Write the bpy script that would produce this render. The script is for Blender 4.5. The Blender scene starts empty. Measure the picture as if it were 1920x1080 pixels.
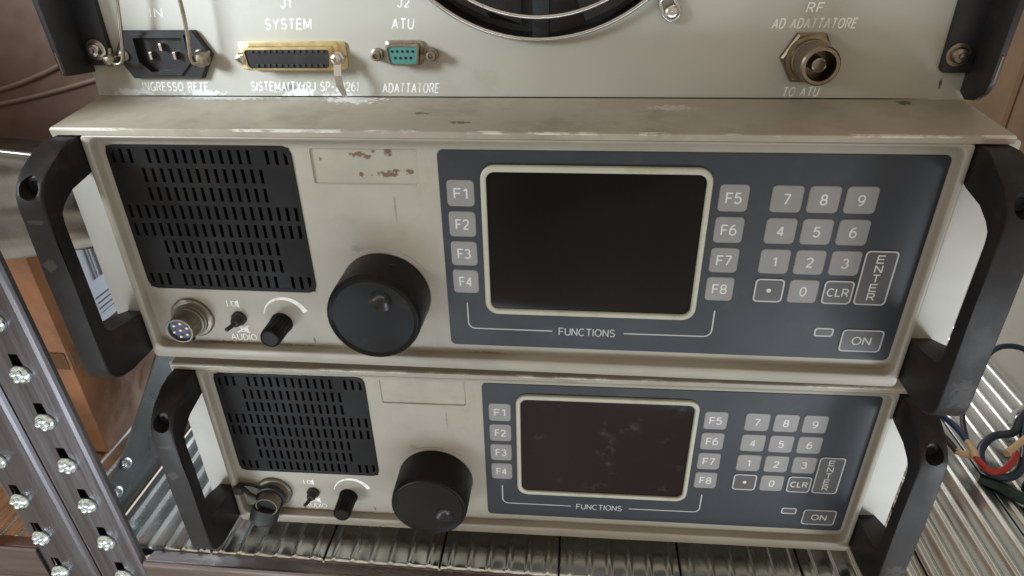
import bpy, bmesh, math, random
from mathutils import Vector, Matrix
random.seed(7)
SC = bpy.context.scene
COL = SC.collection

# ------------------------------------------------------------------ camera
cd = bpy.data.cameras.new('camera'); cam = bpy.data.objects.new('camera', cd); COL.objects.link(cam)
ROT = Matrix(((0.99539259, -0.03017995, 0.09100971), (0.09402719, 0.49309680, -0.86487828), (-0.01877461, 0.86945082, 0.49366263)))
cam.matrix_world = Matrix.Translation((0.0712625, -0.3231322, 0.1041712)) @ ROT.to_4x4()
cd.sensor_width = 36.0; cd.lens = 36.0 * 1237.3795 / 1920.0
cd.clip_start = 0.01; cd.clip_end = 60
SC.camera = cam
# ------------------------------------------------------------------ light
w = bpy.data.worlds.new('World'); SC.world = w; w.use_nodes = True
bg = w.node_tree.nodes['Background']; bg.inputs[1].default_value = 0.52
# warm noise added to the surroundings so metals reflect lighter and darker areas
_n = w.node_tree.nodes; _tc = _n.new('ShaderNodeTexCoord'); _ns = _n.new('ShaderNodeTexNoise'); _ns.inputs['Scale'].default_value = 2.3; _ns.inputs['Detail'].default_value = 2.5
_cr = _n.new('ShaderNodeValToRGB'); _cr.color_ramp.elements[0].position = 0.36; _cr.color_ramp.elements[0].color = (0.42, 0.33, 0.24, 1)
_cr.color_ramp.elements[1].position = 0.66; _cr.color_ramp.elements[1].color = (1.72, 1.53, 1.27, 1)
w.node_tree.links.new(_tc.outputs['Generated'], _ns.inputs['Vector']); w.node_tree.links.new(_ns.outputs['Fac'], _cr.inputs[0]); w.node_tree.links.new(_cr.outputs[0], bg.inputs[0])

def area(name, loc, target, sx, sy, power, colour, spread=180):
    l = bpy.data.lights.new(name, 'AREA'); l.shape = 'RECTANGLE'; l.size = sx; l.size_y = sy
    l.energy = power; l.color = colour; l.spread = math.radians(spread)
    o = bpy.data.objects.new(name, l); COL.objects.link(o); o.location = loc
    o.rotation_euler = (Vector(target) - Vector(loc)).to_track_quat('-Z', 'Y').to_euler()
    return o
area('window_light', (-0.45, -0.20, 0.20), (-0.17, 0.04, 0.09), 0.14, 0.14, 0.48, (0.80, 0.91, 1.0), 46)
area('sheen_strip_light', (0.20, -0.70, -0.635), (0.1, 0.0, -0.2), 1.6, 0.16, 4.6, (0.70, 0.85, 1.0))  # added strip low in front, gives the keypad films a bluish sheen
area('side_light', (0.72, -0.45, -0.42), (0.30, 0.01, -0.27), 0.16, 0.16, 0.31, (0.86, 0.94, 1.0), 46)
area('low_left_light', (-0.42, -0.60, -0.38), (-0.165, 0.01, -0.25), 0.16, 0.16, 0.14, (0.84, 0.93, 1.0), 34)  # added narrow beam that brightens the lower radio's left ear
area('rear_left_light', (-0.26, 0.95, -0.02), (-0.33, 0.2, -0.18), 0.12, 0.2, 2.2, (0.82, 0.9, 1.0), 40)  # added unseen lamp behind the shelf, brightens the box label
area('rear_right_light', (0.20, 0.95, 0.25), (0.50, 0.28, -0.20), 0.25, 0.2, 0.20, (0.95, 0.97, 1.0), 55)  # added unseen lamp at the back, brightens the cabinet side and right deck
vs = SC.view_settings; vs.view_transform = 'Standard'; vs.look = 'None'; vs.exposure = 0; vs.gamma = 1; vs.use_curve_mapping = False

# ------------------------------------------------------------------ materials
def mat(name, col, rough=0.5, metal=0.0, var=0.0, vscale=30, dirt=None, dscale=14, dthr=(0.52, 0.7), dmax=0.6,
        bump=0.0, bscale=400, spec=0.5, coat=0.0, rvar=0.0, spots=None, edge=None, stretch=None, bdist=0.0004):
    m = bpy.data.materials.new(name); m.use_nodes = True
    nt = m.node_tree; N = nt.nodes; L = nt.links; b = N['Principled BSDF']
    b.inputs['Roughness'].default_value = rough; b.inputs['Metallic'].default_value = metal
    b.inputs['Specular IOR Level'].default_value = spec; b.inputs['Coat Weight'].default_value = coat
    b.inputs['Coat Roughness'].default_value = 0.12
    tc = N.new('ShaderNodeTexCoord'); vec = tc.outputs['Object']
    if stretch:
        mp = N.new('ShaderNodeMapping'); mp.inputs['Scale'].default_value = stretch; L.new(vec, mp.inputs[0]); svec = mp.outputs[0]
    else: svec = vec
    rgb = N.new('ShaderNodeRGB'); rgb.outputs[0].default_value = (*col, 1); cur = rgb.outputs[0]
    def noise(scale, det=4, v=None, rg=0.55):
        n = N.new('ShaderNodeTexNoise'); n.inputs['Scale'].default_value = scale; n.inputs['Detail'].default_value = det
        n.inputs['Roughness'].default_value = rg; L.new(v or svec, n.inputs['Vector']); return n.outputs['Fac']
    def mrange(v, a, b_, c=0.0, d=1.0):
        r = N.new('ShaderNodeMapRange'); r.interpolation_type = 'SMOOTHSTEP'
        for i, x in enumerate((a, b_, c, d)): r.inputs[i + 1].default_value = x
        L.new(v, r.inputs[0]); return r.outputs[0]
    def math_(op, a, b_):
        n = N.new('ShaderNodeMath'); n.operation = op
        for i, x in enumerate((a, b_)):
            if isinstance(x, (int, float)): n.inputs[i].default_value = x
            else: L.new(x, n.inputs[i])
        return n.outputs[0]
    def mix(fac, a, c):
        n = N.new('ShaderNodeMix'); n.data_type = 'RGBA'
        if isinstance(fac, (int, float)): n.inputs['Factor'].default_value = fac
        else: L.new(fac, n.inputs['Factor'])
        L.new(a, n.inputs['A'])
        if isinstance(c, tuple): n.inputs['B'].default_value = (*c, 1)
        else: L.new(c, n.inputs['B'])
        return n.outputs['Result']
    if var:
        f = mrange(noise(vscale, 5), 0.3, 0.7, 1 - var, 1 + var)
        n = N.new('ShaderNodeMix'); n.data_type = 'RGBA'; n.blend_type = 'MULTIPLY'; n.inputs['Factor'].default_value = 1
        L.new(cur, n.inputs['A']); L.new(f, n.inputs['B']); cur = n.outputs['Result']
    if dirt:
        f = mrange(noise(dscale, 7, rg=0.68), dthr[0], dthr[1], 0, dmax); cur = mix(f, cur, dirt)
    rough_out = None
    if rvar:
        rough_out = mrange(noise(vscale * 0.7 + 3, 6, rg=0.65), 0.25, 0.75, max(0.02, rough - rvar), rough + rvar)
    if spots:                                   # list of (centre, radius, colour, strength)
        nz = N.new('ShaderNodeTexNoise'); nz.inputs['Scale'].default_value = 420; nz.inputs['Detail'].default_value = 5; L.new(vec, nz.inputs['Vector'])
        for c, r, scol, st in spots:
            d = N.new('ShaderNodeVectorMath'); d.operation = 'SUBTRACT'; L.new(vec, d.inputs[0]); d.inputs[1].default_value = c
            s = N.new('ShaderNodeVectorMath'); s.operation = 'DIVIDE'; L.new(d.outputs[0], s.inputs[0]); s.inputs[1].default_value = r
            ln = N.new('ShaderNodeVectorMath'); ln.operation = 'LENGTH'; L.new(s.outputs[0], ln.inputs[0])
            dd = math_('ADD', ln.outputs['Value'], math_('MULTIPLY', math_('SUBTRACT', nz.outputs['Fac'], 0.5), 3.0))
            f = mrange(dd, 0.65, 1.15, st, 0.0); cur = mix(f, cur, scol)
    if edge:                                    # worn band: (axis, lo, hi, axis2, lo2, hi2, colour, scale)
        sp = N.new('ShaderNodeSeparateXYZ'); L.new(vec, sp.inputs[0])
        a1, l1, h1, a2, l2, h2, ecol, es = edge
        g = math_('MULTIPLY', math_('MULTIPLY', math_('GREATER_THAN', sp.outputs[a1], l1), math_('LESS_THAN', sp.outputs[a1], h1)),
                  math_('MULTIPLY', math_('GREATER_THAN', sp.outputs[a2], l2), math_('LESS_THAN', sp.outputs[a2], h2)))
        mp2 = N.new('ShaderNodeMapping'); mp2.inputs['Scale'].default_value = (0.35, 1, 1); L.new(vec, mp2.inputs[0])
        f = math_('MULTIPLY', g, mrange(noise(es, 6, mp2.outputs[0], 0.7), 0.47, 0.56)); cur = mix(f, cur, ecol)
    L.new(cur, b.inputs['Base Color'])
    if rough_out is not None: L.new(rough_out, b.inputs['Roughness'])
    if bump:
        bn = N.new('ShaderNodeBump'); bn.inputs['Strength'].default_value = bump; bn.inputs['Distance'].default_value = bdist
        L.new(noise(bscale, 3), bn.inputs['Height']); L.new(bn.outputs[0], b.inputs['Normal'])
    return m

M = {}
CASE = (0.315, 0.285, 0.232)
M['case'] = mat('grey_paint', CASE, 0.42, var=0.07, vscale=22, dirt=(0.2, 0.165, 0.11), dscale=26, dthr=(0.55, 0.8), dmax=0.55, bump=0.25, bscale=1500, bdist=0.0002, rvar=0.1,
                edge=('Y', -0.0066, -0.0035, 'Z', 0.0095, 0.0125, (0.54, 0.51, 0.45), 90))
M['ledge'] = mat('grey_paint_dusty', (0.315, 0.278, 0.22), 0.46, var=0.1, vscale=18, dirt=(0.155, 0.125, 0.09), dscale=34, dthr=(0.44, 0.74), dmax=0.55, bump=0.3, bscale=900, bdist=0.0002, rvar=0.1, stretch=(0.85, 1.1, 1),
                 edge=('Y', -0.0068, -0.0045, 'Z', 0.0098, 0.0125, (0.56, 0.53, 0.47), 85),
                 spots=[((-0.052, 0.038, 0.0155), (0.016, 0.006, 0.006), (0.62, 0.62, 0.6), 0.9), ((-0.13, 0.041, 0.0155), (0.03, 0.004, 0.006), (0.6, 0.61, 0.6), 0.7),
                        ((0.012, 0.006, 0.012), (0.005, 0.002, 0.004), (0.05, 0.04, 0.03), 0.8), ((-0.01, 0.018, 0.013), (0.004, 0.0015, 0.004), (0.05, 0.04, 0.03), 0.8), ((0.12, 0.028, 0.013), (0.012, 0.004, 0.006), (0.5, 0.46, 0.38), 0.6),
                        ((0.238, 0.036, 0.015), (0.004, 0.003, 0.004), (0.04, 0.035, 0.03), 0.85)])
M['floorp'] = mat('grey_paint_panel', CASE, 0.44, var=0.06, vscale=26, dirt=(0.2, 0.16, 0.1), dscale=34, dthr=(0.56, 0.82), dmax=0.5, bump=0.3, bscale=1500, bdist=0.0002, rvar=0.1,
                  spots=[((-0.15, 0, -0.1255), (0.02, 0.01, 0.0016), (0.1, 0.07, 0.04), 0.7), ((-0.12, 0, -0.1255), (0.03, 0.01, 0.0012), (0.14, 0.1, 0.05), 0.7), ((0.02, 0, -0.126), (0.012, 0.01, 0.0012), (0.12, 0.09, 0.05), 0.6),
                         ((-0.085, 0, -0.121), (0.0008, 0.01, 0.003), (0.06, 0.05, 0.04), 0.8), ((-0.025, 0, -0.035), (0.0006, 0.01, 0.009), (0.16, 0.13, 0.1), 0.6), ((-0.05, 0, -0.058), (0.003, 0.01, 0.002), (0.2, 0.17, 0.13), 0.6)])
RU = (0.115, 0.05, 0.024)
M['pocket_rust'] = mat('grey_paint_rusty', (0.30, 0.275, 0.218), 0.5, var=0.08, vscale=40, dirt=(0.2, 0.17, 0.09), dscale=60, dthr=(0.55, 0.8), dmax=0.5,
                       spots=[((x, 0.0008, z), (rx, 0.003, rz), RU, 0.9) for x, z, rx, rz in ((-0.0425, -0.0035, 0.0042, 0.0014), (-0.0375, -0.0045, 0.0022, 0.0016), (-0.0335, -0.002, 0.001, 0.001), (-0.026, -0.002, 0.002, 0.0018), (-0.027, -0.014, 0.006, 0.0016), (-0.0225, -0.012, 0.003, 0.001), (-0.0155, -0.0125, 0.003, 0.0014), (-0.0415, -0.0145, 0.0016, 0.0016), (-0.0625, -0.0065, 0.001, 0.001))])
M['pocket'] = mat('grey_paint_label_bed', (0.315, 0.288, 0.23), 0.48, var=0.08, vscale=40, dirt=(0.22, 0.19, 0.12), dscale=50, dmax=0.4)
M['ear'] = mat('pale_paint', (0.47, 0.455, 0.41), 0.4, var=0.05, dirt=(0.2, 0.17, 0.12), dscale=30, dthr=(0.58, 0.8), dmax=0.4, rvar=0.08)
M['amp'] = mat('light_grey_paint', (0.40, 0.385, 0.335), 0.38, var=0.05, vscale=14, dirt=(0.22, 0.19, 0.14), dscale=18, dthr=(0.56, 0.82), dmax=0.4, bump=0.15, bscale=1200, bdist=0.0002, rvar=0.08,
               spots=[((-0.142, 0.042, 0.0178), (0.012, 0.004, 0.0018), (0.7, 0.72, 0.72), 0.7), ((-0.086, 0.042, 0.0185), (0.01, 0.004, 0.0035), (0.72, 0.72, 0.7), 0.95), ((-0.092, 0.042, 0.021), (0.006, 0.004, 0.002), (0.12, 0.13, 0.14), 0.8),
                      ((-0.062, 0.042, 0.0165), (0.012, 0.004, 0.002), (0.66, 0.65, 0.6), 0.8), ((-0.185, 0.042, 0.0185), (0.012, 0.004, 0.0018), (0.66, 0.68, 0.7), 0.7), ((0.256, 0.042, 0.024), (0.0007, 0.004, 0.002), (0.05, 0.05, 0.05), 0.9)])
M['black'] = mat('black_enamel', (0.016, 0.016, 0.017), 0.42, var=0.2, dirt=(0.05, 0.043, 0.036), dscale=40, dthr=(0.55, 0.8), dmax=0.5, bump=0.3, bscale=900, bdist=0.0002, rvar=0.12)
M['handle'] = mat('black_handle_paint', (0.016, 0.0145, 0.014), 0.45, spec=0.22, var=0.2, dirt=(0.062, 0.052, 0.044), dscale=45, dthr=(0.52, 0.8), dmax=0.5, bump=0.35, bscale=1300, bdist=0.0002, rvar=0.1,
                   spots=[((-0.198, -0.044, -0.05), (0.004, 0.004, 0.003), (0.1, 0.09, 0.085), 0.35), ((0.266, -0.044, -0.108), (0.006, 0.004, 0.009), (0.09, 0.085, 0.082), 0.28), ((-0.197, -0.043, -0.026), (0.006, 0.004, 0.0012), (0.09, 0.08, 0.07), 0.35)])
M['knob'] = mat('black_knob_plastic', (0.009, 0.0078, 0.0072), 0.42, spec=0.14, var=0.15, dirt=(0.055, 0.045, 0.038), dscale=90, dthr=(0.6, 0.8), dmax=0.5, rvar=0.12)
M['dimple'] = mat('polished_black', (0.012, 0.011, 0.011), 0.34, spec=0.5)
M['grille'] = mat('black_grille_paint', (0.009, 0.0085, 0.008), 0.5, var=0.2, dirt=(0.024, 0.018, 0.013), dscale=30, dthr=(0.5, 0.8), dmax=0.5, rvar=0.12, spec=0.16)
M['void'] = mat('black_void', (0.004, 0.004, 0.004), 0.9)
M['overlay'] = mat('slate_film', (0.0135, 0.0155, 0.0195), 0.48, var=0.06, dirt=(0.05, 0.047, 0.043), dscale=55, dthr=(0.52, 0.8), dmax=0.4, bump=0.12, bscale=1400, bdist=0.0001, rvar=0.06)
M['key'] = mat('grey_key_print', (0.215, 0.203, 0.193), 0.36, var=0.05, vscale=60, rvar=0.06)
M['darkkey'] = mat('dark_key_print', (0.072, 0.064, 0.062), 0.34, var=0.08, vscale=60)
M['white'] = mat('white_print', (0.56, 0.55, 0.51), 0.45, var=0.06, vscale=90)
M['line'] = mat('pale_line_print', (0.42, 0.41, 0.4), 0.45)
M['engrave'] = mat('white_engraving', (0.8, 0.79, 0.74), 0.5, dirt=(0.38, 0.36, 0.31), dscale=120, dthr=(0.45, 0.7), dmax=0.7)
M['frame'] = mat('display_frame_paint', (0.40, 0.385, 0.30), 0.38, var=0.05, dirt=(0.22, 0.19, 0.12), dscale=50, dmax=0.35)
M['screen'] = mat('dark_glass', (0.005, 0.004, 0.0035), 0.06, spec=0.22, dirt=(0.07, 0.062, 0.056), dscale=240, dthr=(0.7, 0.76), dmax=0.8)
M['screen_b'] = mat('dark_glass_smudged', (0.013, 0.008, 0.008), 0.08, spec=0.2, dirt=(0.075, 0.062, 0.064), dscale=42, dthr=(0.56, 0.72), dmax=0.6)
M['steel'] = mat('bright_steel', (0.62, 0.6, 0.56), 0.24, 1.0, var=0.12, dirt=(0.3, 0.26, 0.2), dscale=120, dmax=0.5)
M['nickel'] = mat('worn_nickel', (0.33, 0.29, 0.235), 0.33, 1.0, var=0.15, vscale=120, dirt=(0.2, 0.16, 0.12), dscale=110, dmax=0.6, rvar=0.1)
M['bronze'] = mat('olive_plated_shell', (0.2, 0.175, 0.14), 0.4, 0.8, var=0.12, vscale=90, rvar=0.08)
M['bronze_n'] = mat('dull_bronze_plate', (0.24, 0.195, 0.14), 0.34, 1.0, var=0.15, vscale=120, dirt=(0.12, 0.09, 0.06), dscale=110, dmax=0.6, rvar=0.1)
M['gold'] = mat('yellow_passivate', (0.75, 0.62, 0.34), 0.28, 1.0, var=0.15, vscale=200, dirt=(0.6, 0.5, 0.45), dscale=150, dmax=0.6)
M['pin'] = mat('gold_pins', (0.85, 0.6, 0.38), 0.35, 0.7)
M['teal'] = mat('teal_insulator', (0.06, 0.2, 0.175), 0.5, var=0.08)
M['blue_ins'] = mat('blue_insulator', (0.02, 0.05, 0.12), 0.4)
M['blackplastic'] = mat('black_plastic', (0.014, 0.014, 0.015), 0.38, var=0.15, dirt=(0.05, 0.048, 0.045), dscale=80, dmax=0.4)
M['rubber'] = mat('black_rubber', (0.022, 0.02, 0.019), 0.6, var=0.2, dirt=(0.06, 0.05, 0.042), dscale=60, dmax=0.5, bump=0.4, bscale=500)
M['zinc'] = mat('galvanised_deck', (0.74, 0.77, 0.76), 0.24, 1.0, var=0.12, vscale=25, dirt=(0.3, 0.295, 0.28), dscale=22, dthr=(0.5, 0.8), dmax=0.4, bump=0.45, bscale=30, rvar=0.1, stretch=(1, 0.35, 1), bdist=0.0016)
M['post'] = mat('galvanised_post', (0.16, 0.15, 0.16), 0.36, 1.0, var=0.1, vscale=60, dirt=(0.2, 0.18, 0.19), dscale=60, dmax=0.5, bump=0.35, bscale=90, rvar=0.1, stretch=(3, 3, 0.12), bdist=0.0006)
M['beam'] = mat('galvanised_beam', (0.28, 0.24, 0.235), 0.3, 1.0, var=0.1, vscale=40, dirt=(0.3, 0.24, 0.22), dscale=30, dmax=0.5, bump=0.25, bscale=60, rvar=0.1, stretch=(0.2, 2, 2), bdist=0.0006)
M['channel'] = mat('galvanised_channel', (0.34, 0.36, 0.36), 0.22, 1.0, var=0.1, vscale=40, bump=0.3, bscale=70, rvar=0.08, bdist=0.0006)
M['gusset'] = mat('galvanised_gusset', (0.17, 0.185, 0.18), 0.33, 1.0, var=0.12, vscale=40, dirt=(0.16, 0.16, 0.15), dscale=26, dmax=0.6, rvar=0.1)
M['rivet'] = mat('zinc_rivet', (0.78, 0.92, 0.96), 0.2, 1.0, bump=0.35, bscale=330, bdist=0.001)
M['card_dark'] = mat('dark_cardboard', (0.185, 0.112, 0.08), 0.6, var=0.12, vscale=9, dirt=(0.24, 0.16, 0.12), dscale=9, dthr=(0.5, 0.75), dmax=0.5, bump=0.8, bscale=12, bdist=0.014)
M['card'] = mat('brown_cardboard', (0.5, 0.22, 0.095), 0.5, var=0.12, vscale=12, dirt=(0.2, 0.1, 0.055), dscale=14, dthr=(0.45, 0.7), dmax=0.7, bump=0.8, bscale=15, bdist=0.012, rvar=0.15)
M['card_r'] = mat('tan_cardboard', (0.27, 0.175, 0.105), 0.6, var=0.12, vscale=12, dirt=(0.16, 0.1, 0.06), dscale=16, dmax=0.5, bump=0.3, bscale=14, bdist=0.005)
M['tape'] = mat('brown_tape', (0.2, 0.105, 0.055), 0.22, var=0.12, vscale=30, bump=0.4, bscale=45, bdist=0.002)
M['paper'] = mat('label_paper', (0.74, 0.78, 0.86), 0.4, var=0.05)
M['ink'] = mat('label_ink', (0.1, 0.105, 0.13), 0.6)
M['cabinet'] = mat('pale_grey_cabinet', (0.7, 0.7, 0.66), 0.5, var=0.05, vscale=8, dirt=(0.3, 0.29, 0.26), dscale=10, dmax=0.4)
M['blue'] = mat('blue_cable', (0.018, 0.055, 0.13), 0.35, var=0.15, vscale=60)
M['darkblue'] = mat('dark_blue_cable', (0.014, 0.03, 0.06), 0.35, var=0.15, vscale=60)
M['red'] = mat('red_cable', (0.42, 0.035, 0.022), 0.35, var=0.1)
M['tan'] = mat('tan_terminal', (0.6, 0.42, 0.25), 0.4, var=0.08)
M['green'] = mat('dark_green_cable', (0.01, 0.03, 0.028), 0.4)
M['strap'] = mat('clear_tie', (0.6, 0.63, 0.66), 0.2)

# ------------------------------------------------------------------ mesh helpers (metres; numbers below in mm)
K = 0.001
def new(): return bmesh.new()
def link(name, bm, m, parent=None, off=(0, 0, 0), smooth=None, mats=None):
    me = bpy.data.meshes.new(name); bmesh.ops.recalc_face_normals(bm, faces=bm.faces[:]); bm.to_mesh(me); bm.free()
    o = bpy.data.objects.new(name, me); COL.objects.link(o)
    for x in (mats or [m]): me.materials.append(x)
    if smooth is not None:
        me.polygons.foreach_set('use_smooth', [True] * len(me.polygons))
        try: me.set_sharp_from_angle(angle=math.radians(smooth))
        except Exception: pass
    if parent is not None:
        o.parent = parent
        o.location = off
    return o
def box(bm, x0, x1, y0, y1, z0, z1, bev=0.0, seg=2):
    vs_ = [bm.verts.new((x * K, y * K, z * K)) for x in (x0, x1) for y in (y0, y1) for z in (z0, z1)]
    fs = [bm.faces.new([vs_[i] for i in f]) for f in ((0, 1, 3, 2), (4, 6, 7, 5), (0, 4, 5, 1), (2, 3, 7, 6), (0, 2, 6, 4), (1, 5, 7, 3))]
    if bev:
        es = list({e for f in fs for e in f.edges})
        bmesh.ops.bevel(bm, geom=es, offset=bev * K, segments=seg, affect='EDGES', profile=0.5)
def rr(x0, x1, z0, z1, r, n=6):
    pts = []
    for cx, cz, a0 in ((x1 - r, z1 - r, 0), (x0 + r, z1 - r, 90), (x0 + r, z0 + r, 180), (x1 - r, z0 + r, 270)):
        for i in range(n + 1):
            a = math.radians(a0 + 90 * i / n); pts.append((cx + r * math.cos(a), cz + r * math.sin(a)))
    return pts
def loops(bm, ls, cap0=False, cap1=False, closed=False):
    rows = [[bm.verts.new((p[0] * K, p[1] * K, p[2] * K)) for p in l] for l in ls]
    pairs = list(zip(rows[:-1], rows[1:])) + ([(rows[-1], rows[0])] if closed else [])
    for a, b in pairs:
        for i in range(len(a)):
            j = (i + 1) % len(a); bm.faces.new((a[i], a[j], b[j], b[i]))
    if cap0: bm.faces.new(rows[0])
    if cap1: bm.faces.new(rows[-1])
def at_y(pts, y): return [(x, y, z) for x, z in pts]
def plate(bm, x0, x1, z0, z1, r, yf, yb, bev=0.3):
    """rounded rectangle slab facing -y with a softened front edge"""
    loops(bm, [at_y(rr(x0, x1, z0, z1, r), yb), at_y(rr(x0, x1, z0, z1, r), yf + bev), at_y(rr(x0 + bev, x1 - bev, z0 + bev, z1 - bev, max(0.1, r - bev)), yf)], cap0=True, cap1=True)
def ring(bm, o, i, yf, yb, bev=0.6):
    """raised frame between outer o=(x0,x1,z0,z1,r) and inner i"""
    def sh(t, d): return rr(t[0] - d, t[1] + d, t[2] - d, t[3] + d, max(0.2, t[4] + d))
    loops(bm, [at_y(sh(o, 0), yb), at_y(sh(o, 0), yf + bev), at_y(sh(o, -bev * .35), yf + bev * .3), at_y(sh(o, -bev), yf), at_y(sh(i, bev), yf), at_y(sh(i, bev * .35), yf + bev * .3), at_y(sh(i, 0), yf + bev), at_y(sh(i, 0), yb)])
def lathe(bm, cx, cz, prof, n=48, tilt=None, cap0=False, cap1=True):
    """revolve (r, y) profile about the y axis through cx, cz (front is -y)"""
    ls = []
    for r, y in prof:
        ls.append([(cx + r * math.cos(2 * math.pi * k / n), y, cz + r * math.sin(2 * math.pi * k / n)) for k in range(n)])
    if tilt:
        c0, mt = tilt; ls = [[tuple(c0[q] + (mt @ Vector((p[0] - c0[0], p[1] - c0[1], p[2] - c0[2])))[q] for q in range(3)) for p in l] for l in ls]
    loops(bm, ls, cap0, cap1)
def prism_yz(bm, prof, x0, x1, bev=0.0):
    a = [bm.verts.new((x0 * K, y * K, z * K)) for y, z in prof]; b = [bm.verts.new((x1 * K, y * K, z * K)) for y, z in prof]
    n = len(prof); fs = [bm.faces.new(a), bm.faces.new(b)]
    for i in range(n): fs.append(bm.faces.new((a[i], a[(i + 1) % n], b[(i + 1) % n], b[i])))
    if bev:
        es = list(fs[0].edges) + list(fs[1].edges)
        bmesh.ops.bevel(bm, geom=es, offset=bev * K, segments=3, affect='EDGES', profile=0.5)
def prism_xz(bm, pts, y0, y1, bev=0.0):
    a = [bm.verts.new((x * K, y0 * K, z * K)) for x, z in pts]; b = [bm.verts.new((x * K, y1 * K, z * K)) for x, z in pts]
    n = len(pts); fs = [bm.faces.new(a), bm.faces.new(b)]
    for i in range(n): fs.append(bm.faces.new((a[i], a[(i + 1) % n], b[(i + 1) % n], b[i])))
    if bev: bmesh.ops.bevel(bm, geom=list(fs[0].edges), offset=bev * K, segments=2, affect='EDGES', profile=0.5)
def tube(bm, pts, r, n=10, cap=True):
    """tube along a Catmull-Rom smoothed polyline (mm)"""
    P = [Vector(p) for p in pts]; Q = []
    if len(P) > 2:
        for i in range(len(P) - 1):
            p0, p1, p2, p3 = P[max(i - 1, 0)], P[i], P[i + 1], P[min(i + 2, len(P) - 1)]
            for k in range(8):
                t = k / 8; Q.append(0.5 * ((2 * p1) + (p2 - p0) * t + (2 * p0 - 5 * p1 + 4 * p2 - p3) * t * t + (3 * p1 - p0 - 3 * p2 + p3) * t ** 3))
        Q.append(P[-1])
    else: Q = P
    up = Vector((0.3, 0.2, 1)).normalized(); rows = []
    for i, q in enumerate(Q):
        d = (Q[min(i + 1, len(Q) - 1)] - Q[max(i - 1, 0)]).normalized()
        a = up - d * up.dot(d)
        if a.length < 1e-3: a = Vector((1, 0, 0)) - d * d.x
        a.normalize(); b = d.cross(a); up = a
        rows.append([tuple(q + (a * math.cos(2 * math.pi * k / n) + b * math.sin(2 * math.pi * k / n)) * r) for k in range(n)])
    loops(bm, rows, cap, cap)
def boolean(o, cutters):
    for c in cutters:
        md = o.modifiers.new('cut', 'BOOLEAN'); md.operation = 'DIFFERENCE'; md.solver = 'EXACT'; md.object = c
    dg = bpy.context.evaluated_depsgraph_get(); dg.update()
    me = bpy.data.meshes.new_from_object(o.evaluated_get(dg)); o.modifiers.clear(); o.data = me
    for c in cutters: bpy.data.objects.remove(c)
def text_bm(bm, s, cx, cz, w_, h, y, depth=0.12, shear=0.0, bold=0.0):
    cu = bpy.data.curves.new('t', 'FONT'); cu.body = s; cu.size = 1.0; cu.resolution_u = 3; cu.offset = bold
    o = bpy.data.objects.new('t', cu); COL.objects.link(o)
    dg = bpy.context.evaluated_depsgraph_get(); dg.update()
    me = bpy.data.meshes.new_from_object(o.evaluated_get(dg))
    bpy.data.objects.remove(o); bpy.data.curves.remove(cu)
    xs = [v.co.x for v in me.vertices]; ys = [v.co.y for v in me.vertices]
    x0, x1, y0, y1 = min(xs), max(xs), min(ys), max(ys)
    sy = h / (y1 - y0); sx = (w_ / (x1 - x0)) if w_ else sy
    base = len(bm.verts); vmap = []
    for v in me.vertices:
        dz = (v.co.y - (y0 + y1) / 2) * sy
        vmap.append(bm.verts.new(((cx + (v.co.x - (x0 + x1) / 2) * sx + shear * dz) * K, y * K, (cz + dz) * K)))
    for p in me.polygons:
        try: bm.faces.new([vmap[i] for i in p.vertices])
        except ValueError: pass
    bpy.data.meshes.remove(me)
def stroke(bm, pts, wd, y):
    """flat printed line of width wd through (x,z) points, mitred"""
    n = len(pts); L_, R_ = [], []
    def nrm(a, b):
        dx, dz = b[0] - a[0], b[1] - a[1]; l = math.hypot(dx, dz) or 1e-9; return (-dz / l, dx / l)
    for i, (x, z) in enumerate(pts):
        n1 = nrm(pts[i - 1], pts[i]) if i else nrm(pts[0], pts[1]); n2 = nrm(pts[i], pts[i + 1]) if i < n - 1 else n1
        mx, mz = n1[0] + n2[0], n1[1] + n2[1]; q = mx * mx + mz * mz
        k = min(2 / q, 1.3) if q > 1e-6 else 1
        nx, nz = mx * k, mz * k
        ww = wd[i] if isinstance(wd, list) else wd
        L_.append(bm.verts.new(((x + nx * ww / 2) * K, y * K, (z + nz * ww / 2) * K))); R_.append(bm.verts.new(((x - nx * ww / 2) * K, y * K, (z - nz * ww / 2) * K)))
    for i in range(n - 1): bm.faces.new((L_[i], L_[i + 1], R_[i + 1], R_[i]))
def arc(cx, cy, rx, ry, a0, a1, n=10): return [(cx + rx * math.cos(math.radians(a0 + (a1 - a0) * k / n)), cy + ry * math.sin(math.radians(a0 + (a1 - a0) * k / n))) for k in range(n + 1)]
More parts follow.
